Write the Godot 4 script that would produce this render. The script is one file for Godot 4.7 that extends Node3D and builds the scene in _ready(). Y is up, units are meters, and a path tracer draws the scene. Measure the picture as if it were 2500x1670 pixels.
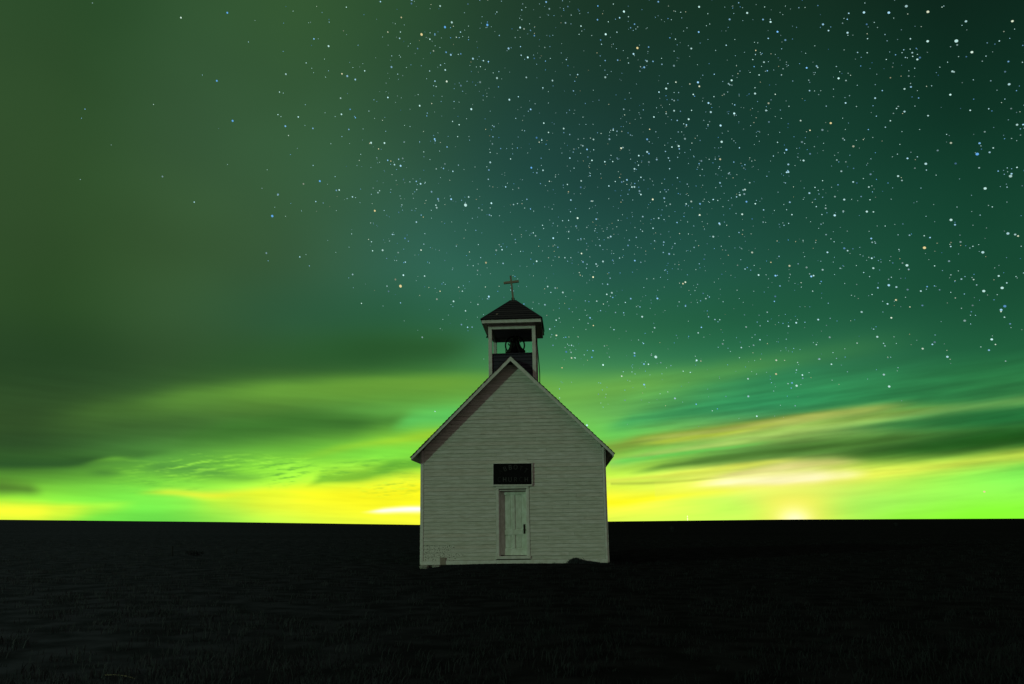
extends Node3D
# A small white clapboard church with an open belfry on the dark prairie at night, the aurora low behind it.
# Metres, y up. The camera stands 26.5 m in front of the church and looks along -z, tilted up.

const YAW := -3.5           # the church is turned a little, so that its long axis runs off to the right
const LEAN := 0.85          # and it has settled to its left
const SLOPE := 0.993        # rise over run of the main roof
const RIDGE := 6.28         # top of the roof at the gable
const HALF := 2.80          # half the width of the front wall
const EAVE := 3.075         # half the width over the eaves
const OVERHANG := 0.33      # how far the gable roof stands out before the wall
const COURSE := 0.114       # exposure of a clapboard

var rng := RandomNumberGenerator.new()
var M := {}
var names := {}


func _ready():
	# ---------------------------------------------------------------- camera, sky, moon, exposure
	rng.seed = 4711
	var cam := Camera3D.new()
	cam.name = "camera"
	cam.position = Vector3(0, 1.2, 26.5)
	cam.rotation_degrees = Vector3(11.886, 0, 0)
	cam.fov = 43.37
	cam.near = 0.1
	cam.far = 20000.0
	cam.current = true
	add_child(cam)

	var env := Environment.new()
	env.background_mode = Environment.BG_SKY
	var mat_sky := PanoramaSkyMaterial.new()
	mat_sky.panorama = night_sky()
	var sky_res := Sky.new()
	sky_res.sky_material = mat_sky
	env.sky = sky_res
	env.background_energy_multiplier = 1.0
	env.tonemap_mode = Environment.TONE_MAPPER_LINEAR
	env.tonemap_exposure = 1.0
	env.sdfgi_enabled = true
	env.ssao_enabled = true
	env.ssil_enabled = true
	var we := WorldEnvironment.new()
	we.name = "world_environment"
	we.environment = env
	add_child(we)

	# a low moon behind the camera to the left, shining through thin green-lit cloud
	var moon := DirectionalLight3D.new()
	moon.name = "moonlight"
	moon.light_energy = 0.135
	moon.light_color = Color(0.74, 1.0, 0.80)
	moon.light_angular_distance = 0.6
	moon.shadow_enabled = true
	moon.sky_mode = DirectionalLight3D.SKY_MODE_LIGHT_ONLY
	var to_moon := Basis(Vector3.UP, deg_to_rad(YAW)) * Vector3(-1.0, 0.32, 1.0)
	add_child(moon)
	moon.look_at_from_position(to_moon * 50.0, Vector3.ZERO, Vector3.UP)

	materials()
	aurora()
	stars()
	ground()
	church()
	bell()
	church_sign()
	field_things()
	grass()


# ==================================================================== the night sky
# Directions: azimuth a in degrees (0 ahead, + to the right), elevation e in degrees.

const AZ := [-110.0, -60.0, -30.0, -22.0, -15.0, -7.0, 0.0, 7.0, 15.0, 22.0, 30.0, 60.0, 110.0]
const EL := [0.0, 1.3, 2.75, 4.2, 5.6, 7.1, 8.5, 10.0, 13.0, 17.0, 24.0, 34.0, 55.0, 90.0]


func air() -> Array:
	# colour of the clear air (airglow, aurora, thin haze) at the directions AZ x EL, in 8-bit display values
	return [
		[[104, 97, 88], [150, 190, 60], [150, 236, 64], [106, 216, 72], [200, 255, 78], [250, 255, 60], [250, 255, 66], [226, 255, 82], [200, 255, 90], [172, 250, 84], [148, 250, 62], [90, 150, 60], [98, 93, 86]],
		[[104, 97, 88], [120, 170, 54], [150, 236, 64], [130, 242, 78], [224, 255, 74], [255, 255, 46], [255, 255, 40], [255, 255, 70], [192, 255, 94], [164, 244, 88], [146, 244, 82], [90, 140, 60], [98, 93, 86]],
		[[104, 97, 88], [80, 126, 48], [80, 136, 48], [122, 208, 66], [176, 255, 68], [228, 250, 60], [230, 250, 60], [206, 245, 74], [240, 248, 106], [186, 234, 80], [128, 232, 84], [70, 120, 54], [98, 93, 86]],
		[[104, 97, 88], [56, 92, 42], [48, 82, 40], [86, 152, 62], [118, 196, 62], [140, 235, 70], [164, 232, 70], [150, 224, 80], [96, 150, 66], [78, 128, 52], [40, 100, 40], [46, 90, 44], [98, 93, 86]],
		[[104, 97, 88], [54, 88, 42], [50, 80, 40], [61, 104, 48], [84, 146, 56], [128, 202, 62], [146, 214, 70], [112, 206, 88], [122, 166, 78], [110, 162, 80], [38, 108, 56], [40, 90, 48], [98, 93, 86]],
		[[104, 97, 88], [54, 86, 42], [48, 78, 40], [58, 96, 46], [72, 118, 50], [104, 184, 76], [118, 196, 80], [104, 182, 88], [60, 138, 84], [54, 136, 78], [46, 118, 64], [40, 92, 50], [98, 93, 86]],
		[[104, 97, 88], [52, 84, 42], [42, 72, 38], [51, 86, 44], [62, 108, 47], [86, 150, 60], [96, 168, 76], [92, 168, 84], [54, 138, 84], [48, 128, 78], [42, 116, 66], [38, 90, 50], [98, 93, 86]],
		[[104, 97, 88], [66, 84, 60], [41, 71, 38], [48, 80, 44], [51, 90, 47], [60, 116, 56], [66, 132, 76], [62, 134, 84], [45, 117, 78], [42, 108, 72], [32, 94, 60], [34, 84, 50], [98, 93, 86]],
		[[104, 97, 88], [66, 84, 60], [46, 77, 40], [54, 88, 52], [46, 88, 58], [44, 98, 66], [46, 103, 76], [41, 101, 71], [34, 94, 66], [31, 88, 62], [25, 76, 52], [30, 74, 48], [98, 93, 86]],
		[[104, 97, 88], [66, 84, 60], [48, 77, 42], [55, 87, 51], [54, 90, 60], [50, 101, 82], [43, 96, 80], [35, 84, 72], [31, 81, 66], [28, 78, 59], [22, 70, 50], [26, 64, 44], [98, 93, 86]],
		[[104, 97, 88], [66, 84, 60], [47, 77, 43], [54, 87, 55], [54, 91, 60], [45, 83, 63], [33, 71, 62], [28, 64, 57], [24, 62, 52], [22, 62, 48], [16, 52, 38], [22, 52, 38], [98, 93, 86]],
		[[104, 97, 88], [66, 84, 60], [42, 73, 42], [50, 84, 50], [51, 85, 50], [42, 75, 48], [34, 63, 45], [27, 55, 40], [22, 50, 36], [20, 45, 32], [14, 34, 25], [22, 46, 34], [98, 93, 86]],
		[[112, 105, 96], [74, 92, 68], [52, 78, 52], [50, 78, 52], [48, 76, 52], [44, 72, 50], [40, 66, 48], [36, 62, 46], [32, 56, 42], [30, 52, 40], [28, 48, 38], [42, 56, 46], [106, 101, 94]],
		[[66, 74, 64], [66, 74, 64], [66, 74, 64], [66, 74, 64], [66, 74, 64], [66, 74, 64], [66, 74, 64], [66, 74, 64], [66, 74, 64], [66, 74, 64], [66, 74, 64], [66, 74, 64], [66, 74, 64]],
	]


func streaks() -> Array:
	# bands of cloud and of auroral light: a colour, and points along the band as
	# azimuth, elevation, half-width above, half-width below (degrees), strength
	return [
		[Color(0.439, 0.690, 0.290), [-0.69, 8.37, 1.16, 1.16, 0.80, 2.83, 8.36, 1.22, 1.05, 0.80, 7.20, 8.74, 0.99, 0.87, 0.75, 13.50, 9.55, 0.87, 0.70, 0.45, 20.58, 10.43, 0.76, 0.58, 0.15, 26.88, 11.00, 0.76, 0.58, 0.00]],  # lime sheet right of the belfry
		[Color(0.157, 0.337, 0.173), [-23.49, 9.42, 1.45, 0.87, 0.00, -16.49, 10.26, 1.31, 0.93, 0.35, -9.50, 11.12, 1.22, 1.16, 0.80, -5.13, 11.37, 1.05, 1.05, 0.75, -1.29, 11.71, 0.76, 0.87, 0.00]],  # dark cloud above the arch
		[Color(0.408, 0.627, 0.227), [-29.53, 5.91, 0.87, 0.87, 0.00, -25.22, 6.72, 0.76, 1.16, 0.28, -20.32, 7.86, 0.70, 1.28, 0.60, -15.29, 8.44, 0.64, 1.28, 0.90, -9.42, 8.92, 0.58, 1.22, 1.00, -5.09, 9.18, 0.58, 1.16, 1.00, -0.40, 9.15, 0.64, 0.99, 0.70, 3.71, 8.79, 0.64, 0.99, 0.00]],  # arch of light
		[Color(0.243, 0.455, 0.180), [-21.88, 4.91, 0.35, 0.35, 0.00, -19.87, 5.30, 0.52, 0.52, 0.50, -17.82, 5.75, 0.70, 0.70, 0.90, -14.08, 6.24, 0.76, 0.76, 1.00, -10.75, 6.38, 0.64, 0.81, 1.00, -8.20, 6.60, 0.52, 0.70, 0.70, -5.48, 6.89, 0.41, 0.52, 0.00]],  # lens cloud
		[Color(0.361, 0.769, 0.361), [-8.47, 6.00, 0.29, 0.29, 0.00, -6.49, 6.68, 0.64, 0.58, 0.80, -3.89, 6.91, 0.76, 0.70, 0.90, -0.69, 7.07, 0.76, 0.70, 0.50, 1.94, 7.07, 0.58, 0.58, 0.00]],  # green gap by the gable
		[Color(0.612, 0.824, 0.204), [-15.05, 4.00, 0.23, 0.23, 0.00, -10.69, 4.83, 0.29, 0.29, 0.50, -7.03, 5.42, 0.35, 0.35, 0.85, -3.59, 6.05, 0.35, 0.35, 0.80, 0.77, 6.64, 0.35, 0.35, 0.00]],  # yellow sheet by the gable
		[Color(0.173, 0.329, 0.157), [-33.67, 3.21, 0.58, 0.29, 0.90, -30.57, 3.32, 0.58, 0.29, 0.90, -27.03, 3.44, 0.52, 0.26, 0.85, -24.49, 3.87, 0.35, 0.23, 0.50, -20.84, 4.46, 0.23, 0.23, 0.00]],  # dark band far left
		[Color(0.259, 0.478, 0.204), [-26.52, 2.87, 0.15, 0.17, 0.00, -25.12, 2.90, 0.20, 0.17, 0.50, -23.68, 2.91, 0.15, 0.15, 0.00]],  # dark scud left
		[Color(0.329, 0.588, 0.243), [-23.70, 3.11, 0.17, 0.23, 0.00, -21.75, 3.32, 0.44, 0.38, 0.85, -19.46, 3.10, 0.41, 0.44, 0.75, -17.11, 2.76, 0.29, 0.26, 0.50, -13.92, 3.03, 0.17, 0.17, 0.00]],  # dark wisp mid left
		[Color(0.502, 0.824, 0.259), [-26.56, 3.37, 0.12, 0.15, 0.00, -24.72, 3.76, 0.20, 0.20, 0.55, -23.03, 3.87, 0.15, 0.17, 0.00]],  # bright wisp mid left
		[Color(0.361, 0.659, 0.204), [-13.60, 2.20, 0.17, 0.12, 0.00, -12.26, 2.71, 0.47, 0.23, 0.70, -9.78, 3.02, 0.52, 0.35, 0.75, -7.27, 3.71, 0.52, 0.52, 0.85, -4.42, 4.02, 0.52, 0.52, 0.80, -0.68, 4.20, 0.52, 0.52, 0.00]],  # dark cloud near the wall
		[Color(0.925, 0.973, 0.243), [-23.59, 1.82, 0.17, 0.17, 0.00, -21.40, 1.90, 0.26, 0.26, 0.70, -19.11, 1.72, 0.29, 0.29, 0.90, -16.53, 1.90, 0.23, 0.26, 0.50, -13.87, 2.15, 0.23, 0.23, 0.00]],  # yellow bar
		[Color(1.000, 0.988, 0.133), [-20.60, 1.28, 0.29, 0.87, 0.00, -18.07, 1.57, 0.35, 0.87, 0.30, -15.46, 1.80, 0.41, 1.28, 0.55, -12.22, 1.83, 0.58, 1.45, 0.85, -8.90, 1.57, 0.93, 1.05, 0.97, -6.09, 1.75, 0.99, 0.99, 1.00, 0.76, 1.65, 0.87, 0.58, 0.90, 6.45, 1.36, 0.41, 0.35, 0.95, 9.26, 1.60, 0.32, 0.26, 0.80, 12.58, 1.88, 0.29, 0.23, 0.50, 16.09, 2.12, 0.23, 0.23, 0.00]],  # yellow field
		[Color(1.051, 1.051, 1.027), [-9.98, 0.68, 0.06, 0.06, 0.00, -8.31, 0.80, 0.12, 0.15, 0.90, -6.07, 0.91, 0.20, 0.23, 1.00, -3.24, 1.08, 0.23, 0.23, 1.00, -0.96, 1.14, 0.17, 0.17, 0.00]],  # white streak
		[Color(0.988, 1.000, 0.220), [-32.37, 0.63, 0.52, 0.87, 1.00, -30.29, 0.70, 0.52, 0.87, 1.00, -28.56, 0.71, 0.41, 0.87, 0.95, -27.23, 0.77, 0.29, 0.76, 0.70, -25.18, 0.93, 0.23, 0.41, 0.30, -22.81, 1.10, 0.17, 0.29, 0.00]],  # yellow patch bottom left
		[Color(0.322, 0.502, 0.180), [-32.11, 2.02, 0.47, 0.41, 0.95, -30.43, 2.00, 0.47, 0.41, 0.95, -29.13, 1.93, 0.38, 0.32, 0.80, -28.01, 1.80, 0.23, 0.29, 0.00]],  # dark notch left
		[Color(0.196, 0.588, 0.361), [5.69, 6.03, 0.41, 0.41, 0.00, 8.00, 6.57, 0.47, 0.47, 0.55, 12.27, 7.19, 0.52, 0.52, 0.60, 17.76, 7.70, 0.58, 0.52, 0.40, 25.43, 8.23, 0.58, 0.52, 0.00]],  # teal gap right
		[Color(0.518, 0.612, 0.227), [5.95, 4.74, 0.41, 0.64, 0.70, 8.82, 5.45, 0.26, 0.58, 0.90, 13.32, 5.93, 0.23, 0.52, 0.90, 17.68, 6.41, 0.23, 0.52, 0.85, 22.36, 6.86, 0.23, 0.52, 0.60, 27.21, 7.07, 0.23, 0.41, 0.00]],  # olive upper band
		[Color(0.690, 0.729, 0.361), [7.11, 5.25, 0.12, 0.17, 0.00, 11.08, 5.58, 0.20, 0.35, 0.60, 14.97, 6.00, 0.20, 0.44, 0.85, 18.47, 6.44, 0.23, 0.49, 0.90, 21.85, 6.84, 0.23, 0.44, 0.65, 25.81, 7.15, 0.23, 0.35, 0.00]],  # tan ray
		[Color(0.690, 0.784, 0.259), [7.67, 5.01, 0.09, 0.12, 0.00, 10.23, 5.32, 0.12, 0.15, 0.80, 13.31, 5.65, 0.12, 0.15, 0.80, 16.05, 6.02, 0.12, 0.15, 0.40, 18.20, 6.28, 0.09, 0.12, 0.00]],  # yellow thread
		[Color(0.455, 0.588, 0.227), [13.29, 5.37, 0.12, 0.15, 0.00, 16.57, 5.67, 0.15, 0.17, 0.60, 20.27, 6.15, 0.17, 0.20, 0.70, 24.31, 6.61, 0.20, 0.23, 0.60, 28.82, 7.02, 0.20, 0.23, 0.00]],  # olive gap
		[Color(0.651, 0.800, 0.392), [6.51, 3.89, 0.29, 0.35, 0.60, 9.92, 4.53, 0.29, 0.29, 0.80, 13.82, 5.02, 0.29, 0.29, 0.95, 17.62, 5.59, 0.38, 0.32, 0.85, 21.79, 6.09, 0.35, 0.35, 0.65, 25.75, 6.48, 0.35, 0.35, 0.50, 30.57, 6.79, 0.35, 0.35, 0.40, 34.18, 7.06, 0.23, 0.23, 0.00]],  # pale ray
		[Color(0.384, 0.824, 0.329), [5.36, 3.84, 0.17, 0.23, 0.00, 7.65, 4.05, 0.17, 0.23, 0.70, 11.03, 4.40, 0.15, 0.17, 0.60, 14.36, 4.73, 0.12, 0.15, 0.40, 17.59, 5.09, 0.12, 0.12, 0.00]],  # clear green gap
		[Color(0.259, 0.439, 0.173), [7.06, 3.21, 0.12, 0.15, 0.00, 9.89, 3.58, 0.17, 0.20, 0.60, 14.32, 4.07, 0.23, 0.32, 0.85, 18.34, 4.53, 0.29, 0.38, 0.90, 22.70, 4.93, 0.41, 0.41, 0.80, 26.33, 5.15, 0.47, 0.47, 0.50, 30.85, 5.33, 0.47, 0.47, 0.40]],  # dark ray
		[Color(0.118, 0.314, 0.102), [19.60, 3.96, 0.23, 0.17, 0.00, 22.64, 4.14, 0.35, 0.29, 0.40, 26.27, 4.43, 0.47, 0.35, 0.70, 29.69, 4.69, 0.58, 0.41, 0.95, 32.90, 4.78, 0.52, 0.35, 1.00, 37.76, 4.80, 0.52, 0.35, 0.60]],  # dark bank far right
		[Color(0.141, 0.439, 0.220), [20.24, 5.69, 0.23, 0.23, 0.00, 25.22, 5.88, 0.35, 0.35, 0.60, 29.83, 6.02, 0.47, 0.47, 0.75, 34.07, 6.11, 0.47, 0.47, 0.60]],  # green far right
		[Color(0.871, 0.925, 0.329), [5.91, 2.65, 0.26, 0.23, 0.80, 9.31, 2.96, 0.20, 0.20, 0.80, 13.20, 3.37, 0.17, 0.17, 0.85, 16.45, 3.70, 0.15, 0.17, 0.80, 19.60, 3.90, 0.12, 0.15, 0.00]],  # yellow edge
		[Color(0.784, 0.769, 0.455), [12.07, 2.77, 0.12, 0.15, 0.00, 14.81, 3.12, 0.20, 0.23, 0.80, 17.49, 3.46, 0.32, 0.26, 0.95, 20.09, 3.68, 0.32, 0.32, 0.75, 22.85, 3.71, 0.23, 0.23, 0.00]],  # tan smoke
		[Color(0.667, 0.737, 0.259), [6.47, 2.48, 0.09, 0.09, 0.60, 9.29, 2.52, 0.12, 0.12, 0.70, 12.07, 2.72, 0.12, 0.12, 0.70, 14.80, 2.88, 0.09, 0.09, 0.40, 16.41, 2.99, 0.09, 0.09, 0.00]],  # grey smear
		[Color(0.941, 0.973, 0.329), [9.27, 1.96, 0.41, 0.35, 0.60, 14.77, 2.36, 0.47, 0.35, 0.70, 19.51, 2.70, 0.58, 0.35, 0.85, 23.03, 2.97, 0.58, 0.38, 0.80, 26.16, 3.26, 0.55, 0.44, 0.72, 29.59, 3.65, 0.52, 0.52, 0.65, 32.79, 3.87, 0.35, 0.35, 0.70, 37.69, 4.23, 0.35, 0.35, 0.40]],  # yellow underside
		[Color(1.027, 1.027, 0.886), [10.95, 2.28, 0.17, 0.15, 0.00, 14.24, 2.50, 0.44, 0.26, 0.85, 17.17, 2.57, 0.64, 0.26, 1.00, 19.00, 2.68, 0.55, 0.26, 1.00, 20.79, 2.86, 0.35, 0.23, 0.60, 22.79, 3.03, 0.23, 0.23, 0.00]],  # white cloud edge
		[Color(0.525, 1.000, 0.180), [21.08, -0.03, 0.29, 0.29, 0.00, 24.70, 0.07, 0.70, 0.87, 0.50, 27.92, 0.22, 0.87, 1.05, 0.85, 31.38, 0.45, 0.99, 1.16, 0.65, 37.26, 0.86, 1.16, 1.16, 0.30]],  # lime wedge far right
	]


func bend(t: float, n: Array) -> float:
	# the position of t among the rising numbers n, as an index with a fraction
	if t <= n[0]:
		return 0.0
	for i in range(n.size() - 1):
		if t < n[i + 1]:
			return i + (t - n[i]) / (n[i + 1] - n[i])
	return n.size() - 1.0


func catmull(a: Vector3, b: Vector3, c: Vector3, d: Vector3, t: float) -> Vector3:
	return b + 0.5 * t * ((c - a) + t * ((2.0 * a - 5.0 * b + 4.0 * c - d) + t * (3.0 * (b - c) + d - a)))


func along(pts: Array, a: float) -> Array:
	# centre, half-widths and strength of a band at azimuth a; strength 0 where it is not
	var n := pts.size() / 5
	if a < pts[0] or a > pts[(n - 1) * 5]:
		return [0.0, 1.0, 1.0, 0.0]
	for i in n - 1:
		var k := i * 5
		if a <= pts[k + 5]:
			var t: float = (a - pts[k]) / (pts[k + 5] - pts[k])
			var p: int = maxi(k - 5, 0)
			var q: int = mini(k + 10, (n - 1) * 5)
			var e: float = cubic_interpolate(pts[k + 1], pts[k + 6], pts[p + 1], pts[q + 1], t)
			var s := t * t * (3.0 - 2.0 * t)
			return [e, lerpf(pts[k + 2], pts[k + 7], t), lerpf(pts[k + 3], pts[k + 8], t), lerpf(pts[k + 4], pts[k + 9], s)]
	return [0.0, 1.0, 1.0, 0.0]


func noise(seed_: int, freq: float, octaves := 4) -> FastNoiseLite:
	var n := FastNoiseLite.new()
	n.seed = seed_
	n.noise_type = FastNoiseLite.TYPE_SIMPLEX_SMOOTH
	n.frequency = freq
	n.fractal_type = FastNoiseLite.FRACTAL_FBM
	n.fractal_octaves = octaves
	return n


func lin(c: float) -> float:
	return c / 12.92 if c < 0.04045 else pow((c + 0.055) / 1.055, 2.4)


func sky_pixels(w: int, h: int, a0: float, a1: float, e0: float, e1: float) -> PackedFloat32Array:
	# linear colours of the sky, row by row from elevation e1 down to e0
	var out := PackedFloat32Array()
	out.resize(w * h * 3)
	var table := []
	for row in air():
		var r := []
		for c in row:
			r.append(Vector3(c[0], c[1], c[2]) / 255.0)
		table.append(r)
	var rows := EL.size()
	var bands := streaks()
	var soft := noise(3, 0.05, 3)
	var streaky := noise(8, 0.35, 4)
	var ripple := noise(21, 0.9, 3)
	var column: Array[Vector3] = []
	column.resize(rows)
	var row_at := PackedFloat32Array()
	for j in h:
		row_at.append(bend(e1 + (e0 - e1) * (j + 0.5) / h, EL))
	for i in w:
		var a := a0 + (a1 - a0) * (i + 0.5) / w
		var away := absf(a)
		var ca := bend(clampf(a, -110.0, 110.0), AZ)
		var c0 := mini(int(ca), AZ.size() - 2)
		var ct := ca - c0
		for r in rows:
			column[r] = catmull(table[r][maxi(c0 - 1, 0)], table[r][c0], table[r][c0 + 1], table[r][mini(c0 + 2, AZ.size() - 1)], ct)
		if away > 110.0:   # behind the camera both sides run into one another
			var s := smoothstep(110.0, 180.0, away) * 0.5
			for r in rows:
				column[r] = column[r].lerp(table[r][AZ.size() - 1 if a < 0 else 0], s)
		var near: Array = []
		for b in bands:
			var v := along(b[1], a)
			if v[3] > 0.002:
				near.append([b[0], v[0], 1.0 / v[1], 1.0 / v[2], v[3]])
		for j in h:
			var e := e1 + (e0 - e1) * (j + 0.5) / h
			var rt := row_at[j]
			var r0 := mini(int(rt), rows - 2)
			var c := catmull(column[maxi(r0 - 1, 0)], column[r0], column[r0 + 1], column[mini(r0 + 2, rows - 1)], rt - r0)
			if e < 15.0 and away < 70.0:
				var wave := 0.0
				var grain := 0.0
				if e < 12.0:
					var up := e - 0.10 * a * (1.0 if a > 0 else -0.35)    # the cloud streams rise to either side of the church
					wave = 0.16 * streaky.get_noise_2d(a * 0.22, up * 1.6)
					grain = streaky.get_noise_2d(a * 0.35 + 40.0, up * 4.5)
				var ew := e + wave
				for b in near:
					var d: float = ew - b[1]
					d *= b[2] if d > 0.0 else b[3]
					if d > -2.4 and d < 2.4:
						var g: float = exp(-d * d) * b[4]
						var bc: Color = b[0]
						c = c.lerp(Vector3(bc.r, bc.g, bc.b), g)
				var low := 1.0 - smoothstep(7.0, 11.0, e)
				c *= 1.0 + low * (0.05 + 0.11 * smoothstep(5.0, 10.0, a) * smoothstep(2.2, 3.4, e)) * grain
				if a < -5.0 and e < 4.6 and e > 1.0:
					var rp := ripple.get_noise_2d(a * 0.42 + e * 0.9, e * 5.2 - a * 0.55)
					var much := clampf(0.5 + 1.6 * streaky.get_noise_2d(a * 0.3 - 90.0, e * 0.8), 0.0, 1.0)
					var here := smoothstep(-26.0, -19.0, a) * smoothstep(-5.0, -9.0, a) * smoothstep(4.6, 3.4, e) * smoothstep(1.3, 2.6, e) * much
					c = c.lerp(Vector3(0.36, 0.64, 0.24) if rp < 0.0 else Vector3(0.68, 1.0, 0.30), smoothstep(0.02, 0.6, absf(rp)) * 0.8 * here)
				# the lights of a town below the horizon, and their gleam on the cloud above
				var gx := a - 17.85
				c = c.lerp(Vector3(1.0, 0.93, 0.50), 0.42 * exp(-gx * gx / 22.0 - (e - 2.4) * (e - 2.4) / 1.6))
				var gy := e - 0.15
				c = c.lerp(Vector3(1.0, 0.95, 0.36), 0.85 * exp(-pow(absf(gx) / 2.5, 2.4)) * (1.0 - smoothstep(1.2, 2.6, e)))
				c = c.lerp(Vector3(1.06, 1.05, 0.8), 0.95 * exp(-(gx * gx + gy * gy * 1.6) / 0.9))
			c *= 1.0 + 0.05 * soft.get_noise_2d(a, e * 1.5)
			var at := (j * w + i) * 3
			out[at] = lin(maxf(c.x, 0.0))
			out[at + 1] = lin(maxf(c.y, 0.0))
			out[at + 2] = lin(maxf(c.z, 0.0))
	return out


func star_list() -> Array:
	# azimuth, elevation, brightness, colour, width in degrees: the bright stars one by one, then the many
	var blue := Color(0.16, 0.50, 1.0)
	var warm := Color(1.0, 0.84, 0.40)
	var white := Color(0.64, 1.0, 0.94)
	var list := []
	for b in [[-6.63, 31.39, 1.0, 1], [-16.38, 19.46, 1.0, 0], [-7.65, 15.47, 1.2, 1], [9.66, 10.74, 1.2, 2], [-3.27, 20.9, 1.3, 2], [-9.56, 20.3, 0.8, 1], [-13.37, 21.93, 0.8, 0], [-19.34, 25.01, 0.8, 0],
			[-20.54, 27.22, 0.7, 0], [-20.2, 31.2, 0.7, 0], [29.68, 27.73, 1.2, 2], [11.05, 27.86, 0.8, 2], [9.12, 30.44, 0.9, 1], [26.64, 16.32, 1.1, 1], [25.56, 15.4, 1.0, 2], [30.55, 13.42, 1.0, 2],
			[29.58, 13.36, 1.0, 2], [30.09, 21.26, 1.1, 0], [30.29, 19.24, 1.0, 2], [-1.82, 32.11, 0.9, 0], [-4.93, 31.9, 0.9, 0], [18.5, 8.52, 0.9, 2], [23.91, 8.17, 0.9, 2], [14.68, 24.27, 0.9, 2],
			[21.81, 24.52, 0.8, 1], [28.43, 1.77, 0.8, 1], [-5.14, 7.24, 0.5, 2], [3.38, 10.15, 0.5, 1]]:
		list.append([b[0], b[1], 0.8, [blue, warm, white][b[3]], 0.14 * b[2]])
	var r := RandomNumberGenerator.new()
	r.seed = 99
	var clumps := noise(55, 0.16, 3)
	for n in 62000:
		var a := r.randf_range(-110.0, 110.0)
		var e := rad_to_deg(asin(r.randf()))
		var veil := smoothstep(-21.0, -2.0, a)                   # thin cloud hides the stars to the left
		veil = maxf(veil, 0.03 * smoothstep(-33.0, -22.0, a))
		veil *= smoothstep(4.4, 11.0, e - 0.10 * absf(a - 6.0))
		if a < 3.0:
			veil *= smoothstep(9.0, 16.5, e + 0.25 * a)          # and a cloud bank low on that side
		var dense := 0.66 + 0.6 * clumps.get_noise_2d(a, e) + 1.0 * exp(-((a - 12.0) * (a - 12.0) + (e - 21.5) * (e - 21.5)) / 12.0)
		if r.randf() > veil * clampf(dense, 0.06, 1.0) * (1.0 - 0.3 * smoothstep(16.0, 30.0, absf(a))):
			continue
		var size: float = 0.034 + 0.080 * pow(r.randf(), 4.2)
		var k := r.randf()
		var c := white.lerp(blue, pow(r.randf(), 2.0)) if k < 0.85 else white.lerp(warm, pow(r.randf(), 1.5) * 0.9)
		var edge := clampf((absf(a) - 18.0) / 16.0, 0.0, 1.0)
		list.append([a, e, r.randf_range(0.25, 1.15) * (1.0 - 0.2 * edge), c, size * (1.0 + 0.35 * edge)])
	return list


func stars():
	# far points of light, a little drawn out by the turning of the sky while the shutter was open
	var m := StandardMaterial3D.new()
	m.resource_name = "starlight"
	m.shading_mode = BaseMaterial3D.SHADING_MODE_UNSHADED
	m.vertex_color_use_as_albedo = true
	var ball := SphereMesh.new()
	ball.radius = 1.0
	ball.height = 2.0
	ball.radial_segments = 6
	ball.rings = 3
	var far := 5600.0
	var list := star_list()
	var mm := MultiMesh.new()
	mm.transform_format = MultiMesh.TRANSFORM_3D
	mm.use_colors = true
	mm.mesh = ball
	mm.instance_count = list.size()
	for i in list.size():
		var s: Array = list[i]
		var a := deg_to_rad(s[0])
		var e := deg_to_rad(s[1])
		var d := Vector3(sin(a) * cos(e), sin(e), -cos(a) * cos(e))
		var right := Vector3(cos(a), 0, sin(a))
		var up := right.cross(d)
		var turn := deg_to_rad(lerpf(-62.0, -8.0, clampf(s[0] / 34.0, 0.0, 1.0)))
		var r: float = far * deg_to_rad(s[4]) * 0.5
		var long_ := right * cos(turn) + up * sin(turn)
		mm.set_instance_transform(i, Transform3D(Basis(long_ * r * 1.35, d.cross(long_) * r, d * r), Vector3(0, 1.2, 26.5) + d * far))
		var c: Color = s[3]
		mm.set_instance_color(i, Color(c.r * s[2], c.g * s[2], c.b * s[2]))
	var o := MultiMeshInstance3D.new()
	o.name = "stars"
	o.multimesh = mm
	o.material_override = m
	o.set_meta("kind", "stuff")
	o.set_meta("label", "countless small white, blue and yellow stars in the green sky")
	o.set_meta("category", "stars")
	add_child(o)


func night_sky() -> ImageTexture:
	var w := 2048
	var h := 512
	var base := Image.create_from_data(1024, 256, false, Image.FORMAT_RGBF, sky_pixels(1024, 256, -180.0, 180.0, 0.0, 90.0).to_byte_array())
	base.resize(w, h, Image.INTERPOLATE_CUBIC)
	var px := base.get_data().to_float32_array()
	px.resize(w * h * 2 * 3)   # what lies below the horizon stays dark: the ground hides it
	for i in range(w * h * 3, w * h * 6, 3):
		px[i] = 0.010
		px[i + 1] = 0.013
		px[i + 2] = 0.009
	# Godot puts the direction -z at the left edge of a panorama
	var ahead := Image.create_from_data(w, h * 2, false, Image.FORMAT_RGBF, px.to_byte_array())
	var turned := Image.create_empty(w, h * 2, false, Image.FORMAT_RGBF)
	turned.blit_rect(ahead, Rect2i(w / 2, 0, w / 2, h * 2), Vector2i(0, 0))
	turned.blit_rect(ahead, Rect2i(0, 0, w / 2, h * 2), Vector2i(w / 2, 0))
	return ImageTexture.create_from_image(turned)


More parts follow.
